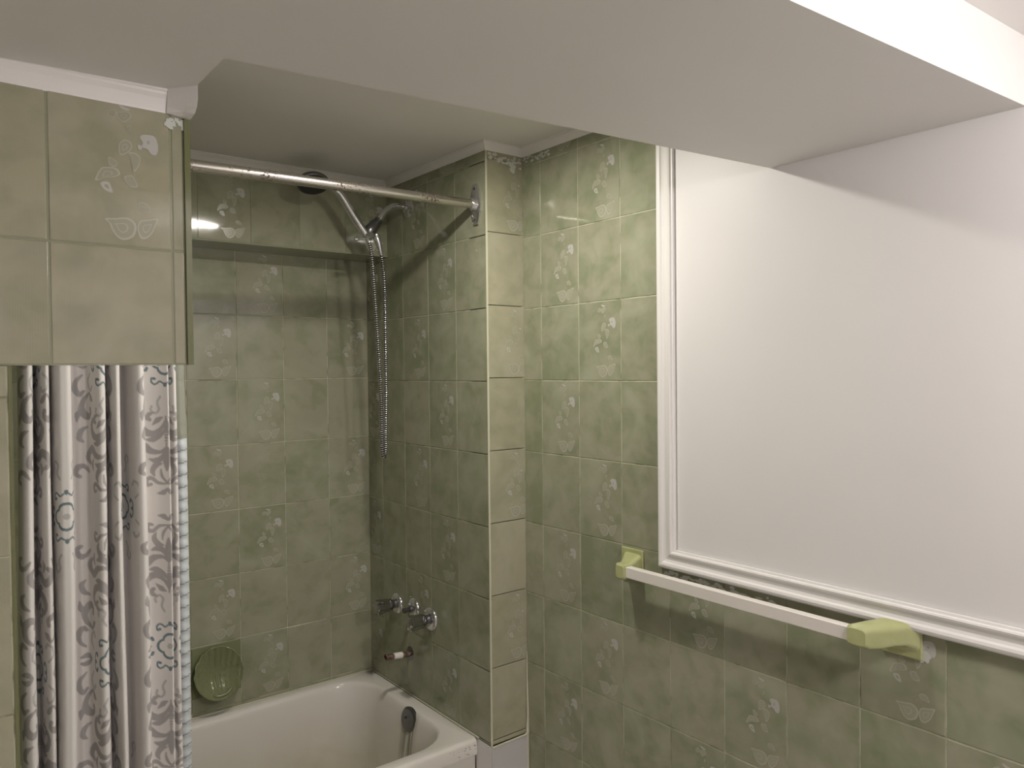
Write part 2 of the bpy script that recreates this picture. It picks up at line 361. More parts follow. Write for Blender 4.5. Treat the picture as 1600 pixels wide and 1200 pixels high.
# far left end of the tub alcove, room walls
mb = MB(); mb.box((-.39, YH+.12, 0), (-.29, YB+.05, ZC+.05), G)
us = [(YH+.12+TW*i, YH+.12+TW*(i+1), i) for i in range(8)]
tiles(mb, (-.29, 0, 0), (0, 1, 0), (1, 0, 0), us, range(-7, 4), H0, lambda c, k: (c+k) % 3 == 0, None, None, 18, (0, ZT))
struct(mb, 'wall_shower_left', TM)
mb = MB(); mb.box((-1.1, -1.3, 0), (-1.0, YH+.12, ZC+.05), 0); struct(mb, 'wall_left', M_WALLP)
mb = MB(); mb.box((-1.0, -1.4, 0), (XR, -1.3, ZC+.05), 0); struct(mb, 'wall_rear', M_WALLP)
M_FLOOR = mat('floor_tile', (.42, .38, .33), .35)
br = N(M_FLOOR, 'ShaderNodeTexBrick'); br.offset = 0; br.inputs['Scale'].default_value = 1; br.inputs['Brick Width'].default_value = .3; br.inputs['Row Height'].default_value = .3; br.inputs['Mortar Size'].default_value = .003
br.inputs['Color1'].default_value = (.62, .58, .53, 1); br.inputs['Color2'].default_value = (.58, .54, .50, 1); br.inputs['Mortar'].default_value = (.25, .23, .2, 1)
LK(M_FLOOR, N(M_FLOOR, 'ShaderNodeTexCoord').outputs['Object'], br.inputs['Vector']); LK(M_FLOOR, br.outputs['Color'], bsdf(M_FLOOR).inputs['Base Color'])
mb = MB(); mb.box((-1.1, -1.4, -.1), (XR+.1, YB+.1, 0), 0); struct(mb, 'floor', M_FLOOR)

# ceilings: high one over the tub, dropped soffit, low one over the room
mb = MB(); mb.box((-1.1, .30, ZC), (XR+.1, YB+.1, ZC+.1), 0); struct(mb, 'ceiling', M_CEIL)
def near(x): return .468-.044*(x-.762)
def far(x): return .981-.088*(x-.3147)
mb = MB()
pl = [(-1.0, near(-1.0)), (XR, near(XR)), (XR, far(XR)), (.3147, far(.3147)), (.3147, YH), (-1.0, YH)]
def zs_(x): return H+.396+(.0045 if x > .3147 else .02)*(x-.3147)
pa = [(.3147, near(.3147)), (XR, near(XR)), (XR, far(XR)), (.3147, far(.3147))]; pb = [(-1.0, near(-1.0)), (.3147, near(.3147)), (.3147, far(.3147)), (.3147, YH), (-1.0, YH)]
for q_ in (pa, pb): mb.loops([[Vector((x, y, zs_(x))) for x, y in q_], [Vector((x, y, ZC)) for x, y in q_]], 0)
so = mb.build('ceiling_soffit', M_CEIL, recalc=True); tag(so, kind='structure')
mb = MB(); pl = [(-1.0, -1.3), (XR, -1.3), (XR, near(XR)), (-1.0, near(-1.0))]
mb.loops([[Vector((x, y, H+.507)) for x, y in pl], [Vector((x, y, H+.60)) for x, y in pl]], 0)
tag(mb.build('ceiling_room', M_CEIL, recalc=True), kind='structure')

# ------------------------------------------------------------------ crown mouldings and panel moulding
def crown_run(mb, a, b, inn, h0, h1, p, ma=0, mb_=0, m=0):
    """profile swept from a to b (xy), projecting along inn; ma/mb_ = mitre shift per unit of projection at each end"""
    a = Vector((*a, 0)); b = Vector((*b, 0)); inn = Vector((*inn, 0)); t = (b-a).normalized(); hh = h1-h0
    prof = [(0, 0), (.10, 0), (.16, .10), (.20, .14), (.34, .30), (.55, .52), (.80, .68), (.86, .78), (1.0, .82), (1.0, 1.0), (0, 1.0)]
    A = [a+inn*(q*p)+t*(ma*q*p)+Vector((0, 0, h0+v*hh)) for q, v in prof]; B = [b+inn*(q*p)+t*(mb_*q*p)+Vector((0, 0, h0+v*hh)) for q, v in prof]
    mb.loops([A, B], m)
cp = .020
mb = MB(); ky = YK+.020*.25; crown_run(mb, (-.29, YK+.020), (XP, YK), (0, -1), ZT-.002, ZC, cp, 0, -1); tag(mb.build('trim_1', M_TRIM), kind='structure')
mb = MB(); crown_run(mb, (XP, YK), (XP, YR), (-1, 0), ZT-.002, ZC, cp, 1, 1); tag(mb.build('trim_2', M_TRIM), kind='structure')
mb = MB(); crown_run(mb, (XP, YR), (XR, YR), (0, -1), ZT-.002, ZC, cp, -1, -1); tag(mb.build('trim_3', M_TRIM), kind='structure')
mb = MB(); crown_run(mb, (XR, YR), (XR, .87), (-1, 0), ZT-.002, ZC, cp, 1, 0); tag(mb.build('trim_4', M_TRIM), kind='structure')
# crown on the header with its chunky mitred end
mb = MB(); crown_run(mb, (-1.0, YH), (.287, YH), (0, -1), H+.3635, ZS-.001, .010, 0, 0)
prof = [(0, 0), (.12, 0), (.30, .16), (.55, .22), (.70, .35), (.74, .95), (.80, 1.0)]
A = []; B = []
for (x, pr, h_) in ((.287, .026, 0),):
    pass
P0 = [(.285, YH-.001, H+.3635), (.285, YH-.004, H+.3635), (.285, YH-.006, H+.372), (.285, YH-.008, H+.382), (.285, YH-.010, H+.390), (.285, YH-.010, ZS), (.285, YH, ZS)]
P1 = [(.303, YH-.001, H+.361), (.303, YH-.008, H+.361), (.303, YH-.020, H+.3645), (.303, YH-.027, H+.372), (.303, YH-.030, H+.382), (.303, YH-.031, ZS), (.303, YH, ZS)]
P2 = [(.3155, YH-.001, H+.359), (.3155, YH-.012, H+.359), (.3155, YH-.030, H+.3615), (.3155, YH-.040, H+.368), (.3155, YH-.045, H+.378), (.3155, YH-.046, ZS), (.3155, YH, ZS)]
mb.loops([[Vector(p) for p in P] for P in (P0, P1, P2)], 0)
tag(mb.build('trim_5', M_TRIM, bevel=.0008), kind='structure')
# picture-frame moulding round the painted panel
mb = MB(); yo, zo = 1.180, H-.4585; fwid = .046
prof = [(0, .001), (0, .010), (.004, .0150), (.009, .0165), (.014, .0150), (.017, .0115), (.022, .0095), (.028, .0105), (.034, .0140), (.038, .0150), (.041, .0135), (.042, .0095), (.046, .0085), (.046, .001)]
X0 = XR-TH
top = [Vector((X0-d, yo-w, ZT-.003)) for w, d in prof]; corner = [Vector((X0-d, yo-w, zo+w)) for w, d in prof]; end = [Vector((X0-d, -1.29, zo+w)) for w, d in prof]
mb.loops([top, corner, end], 0)
tag(mb.build('trim_6', M_TRIM, recalc=True), kind='structure')
# smeared caulk under it and cracked paint above the tiles
def blotch(mb, f, cx, cz, rx, rz, rnd, d):
    n = 11; mb.quad([f(cx+rx*math.cos(t*6.283/n)*rnd.uniform(.6, 1.15), cz+rz*math.sin(t*6.283/n)*rnd.uniform(.5, 1.2), d) for t in range(n)], 0)
rnd = random.Random(4); mb = MB()
fR = lambda u, z, d: (XR-TH-d, u, z)
for i in range(46):
    y = 1.165-.30*rnd.random()**1.6; blotch(mb, fR, y, zo-.008-.012*rnd.random(), .004+.008*rnd.random(), .0015+.004*rnd.random(), rnd, .0006+.00001*i)
for i in range(10):
    y = .64-.08*rnd.random(); blotch(mb, fR, .585+.012*rnd.random(), H-.485-.02*i*.12, .006, .006, rnd, .0006+.00001*i)
for i in range(22):
    blotch(mb, fR, YR-.005-.11*rnd.random(), H+.580+.018*rnd.random(), .004+.008*rnd.random(), .002+.003*rnd.random(), rnd, .0007+.00001*i)
fT = lambda u, z, d: (u, YR-TH-d, z)
for i in range(34):
    t = rnd.random(); blotch(mb, fT, XP+.006+.118*t, H+.592-.014*rnd.random()*(1+t), .003+.007*rnd.random(), .002+.004*rnd.random(), rnd, .0007+.00001*i)
for i in range(12):
    blotch(mb, fT, XP+.083+.02*rnd.random(), H+.555+.02*rnd.random(), .005, .007, rnd, .0012+.00001*i)
fH = lambda u, z, d: (u, YH-TH-d, z)
for i in range(16):
    blotch(mb, fH, .283+.026*rnd.random(), H+.357-.012*rnd.random(), .002+.003*rnd.random(), .003+.003*rnd.random(), rnd, .0007+.00001*i)
tag(mb.build('trim_7', M_PAINT, recalc=False), kind='structure')
# white board at the foot of the return, with its caulk bead
mb = MB(); mb.box((XP-.002, YR-.006, .001), (XR-.004, YR-.0005, H-1.039), 0); bo = mb.build('baseboard_return', M_BASE, bevel=.001); tag(bo, kind='structure')
mb = MB()
mb.tube([(XP-.001, YR-.005, H-1.037), (XR-.014, YR-.005, H-1.036), (XR-.006, YR-.007, H-1.030), (XR-.004, YR-.006, H-.98), (XR-.004, YR-.004, H-.86), (XR-.003, YR-.004, H-.80)], [.0025, .003, .005, .003, .0022, .001], 8)
mb.tube([(XR-.005, YR-.006, H-1.03), (XR-.005, YR-.006, .01)], .0032, 8)
mb.tube([(-.28, YB-.0025, ZRIM+.0005), (XP-.003, YB-.0025, ZRIM+.0005), (XP-.0025, YR+.058, ZRIM+.0005)], .0032, 8)
tag(mb.build('trim_8', M_CAULK, smooth=True), kind='structure')

# ------------------------------------------------------------------ bathtub
def rrect(x0, x1, y0, y1, r, z, n=10):
    out = []
    for cx, cy, a0 in ((x1-r, y0+r, -90), (x1-r, y1-r, 0), (x0+r, y1-r, 90), (x0+r, y0+r, 180)):
        for i in range(n+1):
            a = math.radians(a0+90*i/n); out.append(Vector((cx+r*math.cos(a), cy+r*math.sin(a), z)))
    return out
TX0, TX1, TY0, TY1 = -.287, XP-.0040, 1.7375, YB-.0040
tub = empty('bathtub', (.47, 2.05, 0), 'white enamel bathtub, stained yellowish inside, set between the tiled walls', 'bathtub')
mb = MB(); L = []
L.append(rrect(TX0, TX1, TY0+.012, TY1, .006, .002)); L.append(rrect(TX0, TX1, TY0+.012, TY1, .006, ZRIM-.050))
L.append(rrect(TX0, TX1, TY0, TY1, .008, ZRIM-.044)); L.append(rrect(TX0, TX1, TY0, TY1, .010, ZRIM-.010)); L.append(rrect(TX0+.001, TX1-.001, TY0+.0015, TY1-.001, .010, ZRIM-.005))
L.append(rrect(TX0+.003, TX1-.002, TY0+.006, TY1-.002, .010, ZRIM-.001)); L.append(rrect(TX0+.006, TX1-.003, TY0+.012, TY1-.003, .010, ZRIM))
for ins, dz, rr in ((0, -.0005, .130), (.004, -.0020, .128), (.009, -.0065, .125), (.0130, -.014, .12), (.018, -.030, .118), (.030, -.10, .115), (.048, -.22, .11), (.064, -.285, .105), (.085, -.315, .09), (.12, -.330, .07), (.17, -.335, .05)):
    L.append(rrect(-.20+ins*2.4, 1.190-ins, 1.778+ins*.85, 2.352-ins*.85, rr, ZRIM+dz))
mb.loops(L, 0, cap0=False, cap1=True)
t_ = child(mb, 'basin', M_TUB, tub, smooth=True)
# overflow plate
mb = MB(); oc = Vector((1.172, 2.020, ZRIM-.030)); ax = Vector((-1, -.10, .18)).normalized()
mb.revolve(oc+ax*-.004, ax, [(0, .036), (.006, .037), (.009, .034), (.0105, .028), (.010, .020), (.012, .012), (.0125, .001)], 32)
ov = child(mb, 'overflow_plate', M_DARKCH, tub, smooth=True); ov['label'] = 'dull grey overflow plate with dark water streaks'
mb = MB(); mb.revolve(oc+ax*.008+Vector((0, .008, .004)), ax, [(0, .004), (.003, .0035), (.0035, .001)], 12); child(mb, 'screw', M_BLACK, ov, smooth=True)
# rusty chips on the front edge
M_CHIP = mat('enamel_chip', (.10, .08, .06), .7)
mb = MB(); rnd = random.Random(8)
for i in range(16):
    x = 1.222-.10*rnd.random()**1.5; z = ZRIM-.012-.030*rnd.random(); w = rnd.choice([.001, .0015, .004])
    blotch(mb, lambda u, z, d: (u, TY0-d, z), x, z, w, .0009, rnd, .0004)
blotch(mb, lambda u, z, d: (u, TY0-d, z), 1.217, ZRIM-.016, .004, .0018, rnd, .0005)
child(mb, 'enamel_chips', M_CHIP, tub, recalc=False)
# streaks of grime below and above the overflow, following the basin end
M_GRIME = mat('grime', (.30, .31, .22), .4)
# ------------------------------------------------------------------ taps, spout stub
M_TAP = mat('aged_chrome', (.50, .50, .52), .10, 1)
tapg = 'chrome taps on the end wall'
def escut(mb, c, R):
    mb.revolve(c, (-1, 0, 0), [(0, R), (.003, R), (.007, R*.93), (.010, R*.80), (.0115, R*.5), (.012, .001)], 32)
def tap(name, y, z, R, label):
    t = empty(name, (XP-TH, y, z), label, 'tap', tapg)
    mb = MB(); escut(mb, (XP-TH, y, z), R); child(mb, 'escutcheon', M_CHROME, t, smooth=True)
    mb = MB(); mb.revolve((XP-TH-.010, y, z), (-1, 0, 0), [(0, .014), (.012, .014), (.014, .018), (.018, .0185), (.020, .014)], 24); child(mb, 'collar', M_DARKCH, t, smooth=True)
    mb = MB(); L = []
    for d, r_ in ((.028, .015), (.032, .0185), (.050, .0195), (.070, .0215), (.076, .0210), (.079, .016), (.079, .001)):
        L.append([Vector((XP-TH-d, y+(r_*(1+.15*math.cos(6*a) if r_ > .01 else 1))*math.cos(a), z+(r_*(1+.15*math.cos(6*a) if r_ > .01 else 1))*math.sin(a))) for a in [2*math.pi*k/48 for k in range(48)]])
    mb.loops(L, 0); child(mb, 'handle', M_TAP, t, smooth=True)
    return t
tap('bath_tap', 2.190, H-.757, .034, 'chrome fluted tap handle farthest left, nearest the back wall corner')
tap('bath_tap', 1.985, H-.757, .036, 'chrome fluted tap handle on the right, nearest the room')
t = empty('diverter_valve', (XP-TH, 2.083, H-.747), 'small chrome diverter stem without a handle, between the two taps', 'valve')
mb = MB(); escut(mb, (XP-TH, 2.083, H-.747), .031); child(mb, 'escutcheon', M_CHROME, t, smooth=True)
mb = MB(); mb.revolve((XP-TH-.01, 2.083, H-.749), (-1, 0, 0), [(0, .010), (.010, .010), (.011, .0065), (.022, .0065), (.023, .0085), (.030, .0085), (.031, .001)], 16); child(mb, 'stem', M_DARKCH, t, smooth=True)
M_PIPE = mat('rusty_pipe', (.16, .09, .06), .5, .5); M_TAPE = mat('thread_tape', (.80, .77, .72), .5)
n = noise(M_PIPE, 120); r = ramp(M_PIPE, [(.4, (.10, .06, .045)), (.62, (.30, .22, .17))]); LK(M_PIPE, n.outputs[0], r.inputs[0]); LK(M_PIPE, r.outputs[0], bsdf(M_PIPE).inputs['Base Color'])
sy, sz = 2.112, H-.9015
t = empty('spout_pipe', (XP-TH, sy, sz), 'bare rusty pipe stub with white thread tape, below the taps', 'pipe')
d_ = Vector((-1, 0, .10)).normalized(); B0 = Vector((XP-TH, sy, sz))
mb = MB(); mb.loops([[B0+d_*s_+Vector((0, math.cos(a)*r_, math.sin(a)*r_)) for a in [2*math.pi*k/20 for k in range(20)]] for s_, r_ in ((-.002, .0085), (.083, .0085), (.084, .0095), (.090, .0095), (.0905, .0075), (.086, .0065), (.070, .0062), (.0695, .0001))], 0); child(mb, 'pipe', M_PIPE, t, smooth=True)
mb = MB(); mb.tube([B0+d_*.030, B0+d_*.031, B0+d_*.060, B0+d_*.061], [.0088, .0104, .0100, .0088], 20); child(mb, 'thread_tape', M_TAPE, t, smooth=True)
mb = MB(); mb.revolve(B0+Vector((-.0002, 0, .002)), (-1, 0, 0), [(0, .022), (.0008, .020), (.001, .001)], 20); child(mb, 'wall_hole', M_DARKCH, t, smooth=True)

# ------------------------------------------------------------------ hand shower
sh = empty('hand_shower', (XP-TH, 2.09, H+.515), 'chrome hand shower with dark round head, held in a bracket on its wall arm', 'shower')
Ysh = 2.09
def S(x, h, dy=0): return Vector((x, Ysh+dy, H+h))
mb = MB(); mb.revolve((XP-TH, Ysh, H+.513), (-1, 0, 0), [(0, .031), (.002, .031), (.006, .027), (.010, .018), (.012, .011)], 32); child(mb, 'wall_flange', M_CHROME, sh, smooth=True)
mb = MB(); arm = catmull([S(1.232, .513), S(1.200, .514), S(1.175, .510), S(1.150, .492), S(1.135, .472), S(1.124, .458)], 6); mb.tube(arm, .0095, 16); child(mb, 'shower_arm', M_CHROME, sh, smooth=True)
mb = MB(); a = S(1.128, .463); b_ = S(1.088, .418); dd = (b_-a)
mb.tube([a+dd*t for t in (-.02, 0, .15, .16, .24, .25, .55, .75, 1.0, 1.12)], [.010, .0135, .0135, .012, .012, .016, .0175, .0185, .014, .008], 20); br_ = child(mb, 'bracket', M_DARKCH, sh, smooth=True)
mb = MB(); c = S(1.090, .408, -.004); mb.tube([c+Vector((.0, -.020, .004)), c+Vector((0, -.008, .002)), c+Vector((0, .012, 0)), c+Vector((0, .018, 0))], [.008, .0125, .0135, .008], 18); child(mb, 'pivot', M_CHROME, br_, smooth=True)
mb = MB(); mb.tube([S(1.085, .402), S(1.055, .398), S(1.053, .398), S(1.046, .398)], [.004, .004, .007, .006], 12); child(mb, 'clamp_knob', M_CHROME, br_, smooth=True)
mb = MB(); hp = catmull([S(1.094, .395), S(1.083, .414), S(1.058, .447), S(1.030, .486), S(1.003, .523), S(.975, .545), S(.950, .553)], 5)
n_ = len(hp); mb.tube(hp, [.0095+.0035*math.sin(math.pi*min(1, i/(n_-1)*1.3)) for i in range(n_)], 16); child(mb, 'handle', M_CHROME, sh, smooth=True)
mb = MB(); hc = S(.916, .550); ax = Vector((-.10, -.50, -1)).normalized()
mb.revolve(hc-ax*.012, ax, [(0, .004), (.002, .022), (.008, .040), (.016, .0465), (.022, .0465), (.024, .043)], 36); hd = child(mb, 'shower_head', M_DARKCH, sh, smooth=True)
mb = MB(); mb.revolve(hc+ax*.0115, ax, [(0, .043), (.0012, .042), (.0016, .001)], 36)
for rr_, kk in ((.012, 6), (.024, 12), (.035, 18)):
    e = ax.orthogonal().normalized(); g = ax.cross(e)
    for k in range(kk):
        a_ = 6.2832*k/kk; mb.revolve(hc+ax*.012+(e*math.cos(a_)+g*math.sin(a_))*rr_, ax, [(0, .0018), (.0025, .0012)], 6)
child(mb, 'spray_plate', M_BLACK, hd)
mb = MB(); k_ = hc+ax*.010+Vector((.028, -.024, 0)); mb.revolve(k_, ax, [(0, .006), (.006, .008), (.011, .007), (.013, .002)], 14); child(mb, 'spray_lever', M_BLACK, hd, smooth=True)
# ribbed hose loop
ctrl = [S(1.092, .392, -.004), S(1.098, .35, -.008), S(1.105, .24, -.010), S(1.116, .06, -.010), S(1.124, -.08, -.008), S(1.129, -.20, -.004), S(1.134, -.252, 0), S(1.141, -.262, .004), S(1.146, -.250, .008), S(1.149, -.18, .010), S(1.151, -.06, .010), S(1.151, .10, .010), S(1.149, .26, .008), S(1.140, .34, .004), S(1.129, .392, 0)]
ctrl[5:10] = [S(1.1275, -.20, -.004), S(1.130, -.243, -.001), S(1.1375, -.262, .003), S(1.1450, -.243, .007), S(1.1480, -.19, .010)]
hp = catmull(ctrl, 24)
# resample evenly
acc = [0]; M_GROOVE = mat('hose_groove', (.03, .03, .03), .4, .5)
for i in range(1, len(hp)): acc.append(acc[-1]+(hp[i]-hp[i-1]).length)
step = .00165; path = []; rad = []; j = 0; s_ = 0; kk = 0
pat = [.0064, .0066, .0058, .0036]
while s_ < acc[-1]:
    while acc[j+1] < s_: j += 1
    f = (s_-acc[j])/(acc[j+1]-acc[j]); path.append(hp[j].lerp(hp[j+1], f)); rad.append(pat[kk % 4]); s_ += step; kk += 1
mb = MB(); mb.tube(path, rad, 10)
for i in range(len(path)-1):
    if i % 4 >= 2:
        for q in range(10): mb.m[i*10+q] = 1
child(mb, 'hose', [M_CHROME, M_GROOVE], sh, smooth=True)
mb = MB(); mb.tube([S(1.118, .418), S(1.121, .405), S(1.128, .385), S(1.133, .362), S(1.134, .358)], [.011, .0125, .0095, .0085, .007], 16); child(mb, 'hose_nut', M_CHROME, sh, smooth=True)

# ------------------------------------------------------------------ curtain rod
def RP(x): t = (x-.4717)/(XP-.4717); return Vector((x, 1.690+.033*t, H+.4403+.0181*t))
rod = empty('shower_curtain_rod', (XP, 1.723, H+.458), 'pitted rusty chrome curtain rod spanning the tub', 'curtain rod')
mb = MB(); mb.tube([RP(-.288), RP(XP-TH-.004)], .0127, 32); child(mb, 'pole', M_ROD, rod, smooth=True)
def flange(x, s):
    p = RP(x); mb = MB(); pl = []
    for (dy, dz) in ((-.010, -.056), (-.020, -.030), (-.024, 0), (-.020, .030), (-.010, .056), (.010, .056), (.020, .030), (.024, 0), (.020, -.030), (.010, -.056)): pl.append(Vector((p.x, p.y+dy, p.z+dz)))
    c = Vector((p.x, p.y, p.z))
    L = [pl, [q+Vector((s*.005, 0, 0)) for q in pl], [c+(q-c)*.86+Vector((s*.0075, 0, 0)) for q in pl]]
    mb.loops(L, 0); f = child(mb, 'flange', M_CHROME, rod, smooth=True)
    mb = MB(); mb.tube([p+Vector((s*.006, 0, 0)), p+Vector((s*.008, 0, 0)), p+Vector((s*.020, 0, 0)), p+Vector((s*.022, 0, 0))], [.019, .0185, .0155, .0135], 28); child(mb, 'socket', M_CHROME, f, smooth=True)
    for dz in (-.043, .043):
        mb = MB(); mb.revolve(p+Vector((s*.006, 0, dz)), (s, 0, 0), [(0, .0042), (.0015, .0040), (.0025, .001)], 12); child(mb, 'screw', M_DARKCH, f, smooth=True)
flange(XP-TH, -1); flange(-.2868, 1)

# ------------------------------------------------------------------ shower curtain (printed scrollwork)
CT = [(27,-1.2),(26,.3),(31,1.6),(40,2.0),(46,1.2),(48,-1.0),(50,-2.4),(54,-2.2),(56,-.4),(60,1.4),(66,1.9),(71,1.0),(72,-1.0),(74,-1.0),(77,1.2),(82,2.1),(90,2.3),(97,2.2),(102,1.3),(104,-.8),(108,-1.9),(117,-1.4),(126,-1.7),(132,-1.3),(136,.6),(142,1.9),(150,1.9),(155,.8),(156,-1.4),(159,-2.4),(162,-1.2),(164,.6),(170,1.8),(177,1.4),(181,-.2),(184,-1.9),(190,-1.6),(193,.4),(199,1.9),(209,2.3),(216,1.4),(218,-.6),(224,-.9),(238,-.2),(252,.8),(257,1.0),(259,.3),(264,1.1),(270,1.0),(273,-.2),(272,-1.2)]
cc = catmull([((x-25)*.001125+.151, d, 0) for x, d in CT], 14)
xs = np.array([p.x for p in cc]); ds = np.array([p.y for p in cc])*.0135
seg = np.hypot(np.diff(xs), np.diff(ds)); sl = np.concatenate([[0], np.cumsum(seg)]); S_ = sl[-1]
ns = int(S_/.0017); su = np.linspace(0, S_, ns); cx = np.interp(su, sl, xs); cdp = np.interp(su, sl, ds)
zv = np.concatenate([np.linspace(H+.406, H+.03, 40, endpoint=False), np.arange(H+.03, H-.87, -.0018), np.linspace(H-.875, .12, 30)])
SU, ZV = np.meshgrid(su, zv); t = (H+.42-ZV)
amp = 1+.12*np.sin(2.1*t+SU*9)
gather = np.clip((H+.42-ZV)/.25, .35, 1)
X = .29+(cx[None, :]-.29)*(1+.035*np.clip((t-.4)/.9, 0, 1)) + .0022*np.sin(5*t+SU*14)*np.clip(t, 0, 1)
Yc = 1.690-cdp[None, :]*amp*gather + .0015*np.sin(7*t+SU*11)
V = np.stack([X, Yc, ZV], -1).reshape(-1, 3)
# print: half-drop damask of medallions and leafy scrolls, in unfolded cloth coordinates
CTx = [c[0] for c in CT]; sB = sl[14*CTx.index(90)]; sA = sl[14*CTx.index(252)]
PW = (sA-sB)/max(.5, round((sA-sB)/.36-.5)+.5); PH = .590; HA = .085
u = SU.ravel()-sA; v = ZV.ravel()-(H-.565)
ua = (u+PW/2) % PW-PW/2; va = (v+PH/2) % PH-PH/2
ub = (u-PW/2+PW/2) % PW-PW/2; vb = (v-PH/2+PH/2) % PH-PH/2
A_ = np.abs(ua) <= PW/2-HA*.75
lu = np.abs(np.where(A_, ua, ub)); lv = np.abs(np.where(A_, va, vb))
WHITE = np.array((.80, .77, .745)); GREY = np.array((.43, .41, .405)); TEAL = np.array((.17, .235, .26)); PALE = np.array((.52, .52, .51))
colr = np.tile(WHITE, (len(u), 1))
def cover(sd, c, w=.0010):
    a = np.clip(.5-sd/w, 0, 1)[:, None]; colr[:] = colr*(1-a)+c*a
def stroke(pts, rad, c, k=7):
    P = catmull([(a, b_, 0) for a, b_ in pts], k); n = len(P); sd = np.full(len(u), 9.0)
    for i, p in enumerate(P):
        tt = i/(n-1)*(len(rad)-1); r_ = np.interp(tt, range(len(rad)), rad)
        sd = np.minimum(sd, np.hypot(lu-p.x, lv-p.y)-r_)
    if c is GREY: sd = np.where(A_, sd, 9.0)
    cover(sd, c)
mm = .001
lu = lu/1.05
# medallion
def quatre(r_, o):
    return np.minimum(np.minimum(np.hypot(lu-o, lv)-r_, np.hypot(lu, lv-o)-r_*1.05), np.hypot(lu, lv)-r_)
cover(quatre(15*mm, 12*mm), TEAL); cover(quatre(11*mm, 11*mm), WHITE); cover(np.hypot(lu, lv)-6*mm, PALE)
# dark curls round the medallion
stroke([(4*mm,44*mm),(10*mm,40*mm),(15*mm,44*mm),(21*mm,46*mm),(26*mm,41*mm),(25*mm,34*mm),(20*mm,35*mm)], [1.6*mm, 1.8*mm, 1.8*mm, 2*mm, 2.8*mm], TEAL)
stroke([(0,51*mm),(0,43*mm)], [.5*mm, 4.2*mm, .8*mm], TEAL)
stroke([(38*mm,0),(44*mm,5*mm),(42*mm,14*mm),(36*mm,18*mm),(34*mm,13*mm)], [1.4*mm, 1.8*mm, 2.8*mm], TEAL)
stroke([(45*mm,0),(38*mm,0)], [1*mm, 4*mm, 1*mm], TEAL)
# pale outlined curls
stroke([(10*mm,72*mm),(16*mm,84*mm),(13*mm,98*mm),(20*mm,106*mm),(28*mm,100*mm),(27*mm,92*mm)], [2.2*mm, 2.6*mm, 2.2*mm, 2.6*mm], PALE)
stroke([(52*mm,22*mm),(62*mm,34*mm),(60*mm,50*mm),(50*mm,56*mm),(45*mm,49*mm)], [2*mm, 2.4*mm, 3.6*mm], PALE)
# big leafy sprays (each row: points, radii in mm)
SPR = [
 ([(0,112),(2,140),(0,176)], [1.5, 3.2, 1.5]),
 ([(0,120),(10,138),(26,148),(42,142),(48,126),(40,114),(31,119)], [2, 4, 6.5, 8, 6, 5, 4]),
 ([(2,140),(12,152),(26,160),(38,160)], [2, 4.5, 6, 1]),
 ([(6,114),(16,120),(26,130)], [1, 5.5, 1]), ([(22,104),(32,108),(38,118)], [1, 4.5, 1]),
 ([(0,176),(12,186),(30,184),(46,172),(60,178),(64,192),(56,200)], [2, 3.5, 6.5, 8.5, 7, 5.5, 4]),
 ([(0,176),(8,196),(20,204),(34,200)], [2, 5, 6.5, 1]), ([(40,190),(46,202),(42,214)], [1, 5.5, 1]),
 ([(0,186),(0,206),(0,226)], [1, 7.5, 1]),
 ([(10,210),(22,214),(28,226),(24,236)], [1.5, 6, 5, 1.2]),
 ([(0,250),(10,236),(12,222)], [2, 3.2, 1.5]), ([(2,252),(18,250),(30,240),(40,244),(38,254),(31,253)], [1.8, 3.6, 4, 4.4, 3.6, 3]),
 ([(0,262),(8,270),(20,272)], [1.5, 5.5, 1]),
 ([(58,60),(72,74),(76,94),(66,108),(54,102),(55,92)], [2, 4.5, 7, 7, 4.5, 4]),
 ([(58,60),(50,72),(42,76)], [1.6, 6, 1]), ([(76,94),(84,104),(86,118)], [2, 6, 1]),
 ([(74,26),(86,38),(88,54),(80,64),(72,58)], [2, 4.5, 6.5, 5, 3]), ([(62,0),(72,8),(84,6)], [1.5, 5.5, 2]),
 ([(64,218),(74,206),(86,208),(90,220),(82,226)], [2, 4.5, 6, 5, 3.5]), ([(66,128),(78,136),(82,150),(74,158)], [1.5, 5.5, 5.5, 1.5]),
]
for pts, rad in SPR: stroke([(a*mm, b_*mm) for a, b_ in pts], [r_*mm for r_ in rad], GREY)
M_CLOTH = mat('printed_curtain_cloth', rough=.75, spec=.25)
at = N(M_CLOTH, 'ShaderNodeVertexColor', layer_name='print'); LK(M_CLOTH, at.outputs['Color'], bsdf(M_CLOTH).inputs['Base Color'])
wv = noise(M_CLOTH, 700, detail=2); add_bump(M_CLOTH, wv.outputs[0], .15, .0004)
def grid_mesh(name, V, nr, nc, colr, m, parent=None):
    me = bpy.data.meshes.new(name); i = np.arange(nr*nc).reshape(nr, nc)
    F = np.stack([i[:-1, :-1], i[1:, :-1], i[1:, 1:], i[:-1, 1:]], -1).reshape(-1, 4)
    me.vertices.add(len(V)); me.vertices.foreach_set('co', V.astype('f').ravel())
    me.loops.add(F.size); me.loops.foreach_set('vertex_index', F.ravel().astype('i'))
    me.polygons.add(len(F)); me.polygons.foreach_set('loop_start', np.arange(0, F.size, 4, dtype='i')); me.polygons.foreach_set('loop_total', np.full(len(F), 4, 'i'))
    me.update(); me.validate(); me.materials.append(m); me.polygons.foreach_set('use_smooth', [True]*len(F))
    if colr is not None:
        ca = me.color_attributes.new('print', 'FLOAT_COLOR', 'POINT'); c = np.ones((len(V), 4), 'f'); c[:, :3] = colr; ca.data.foreach_set('color', c.ravel())
    o = bpy.data.objects.new(name, me); COL.objects.link(o); return o
cur = grid_mesh('shower_curtain', V, len(zv), ns, colr, M_CLOTH)
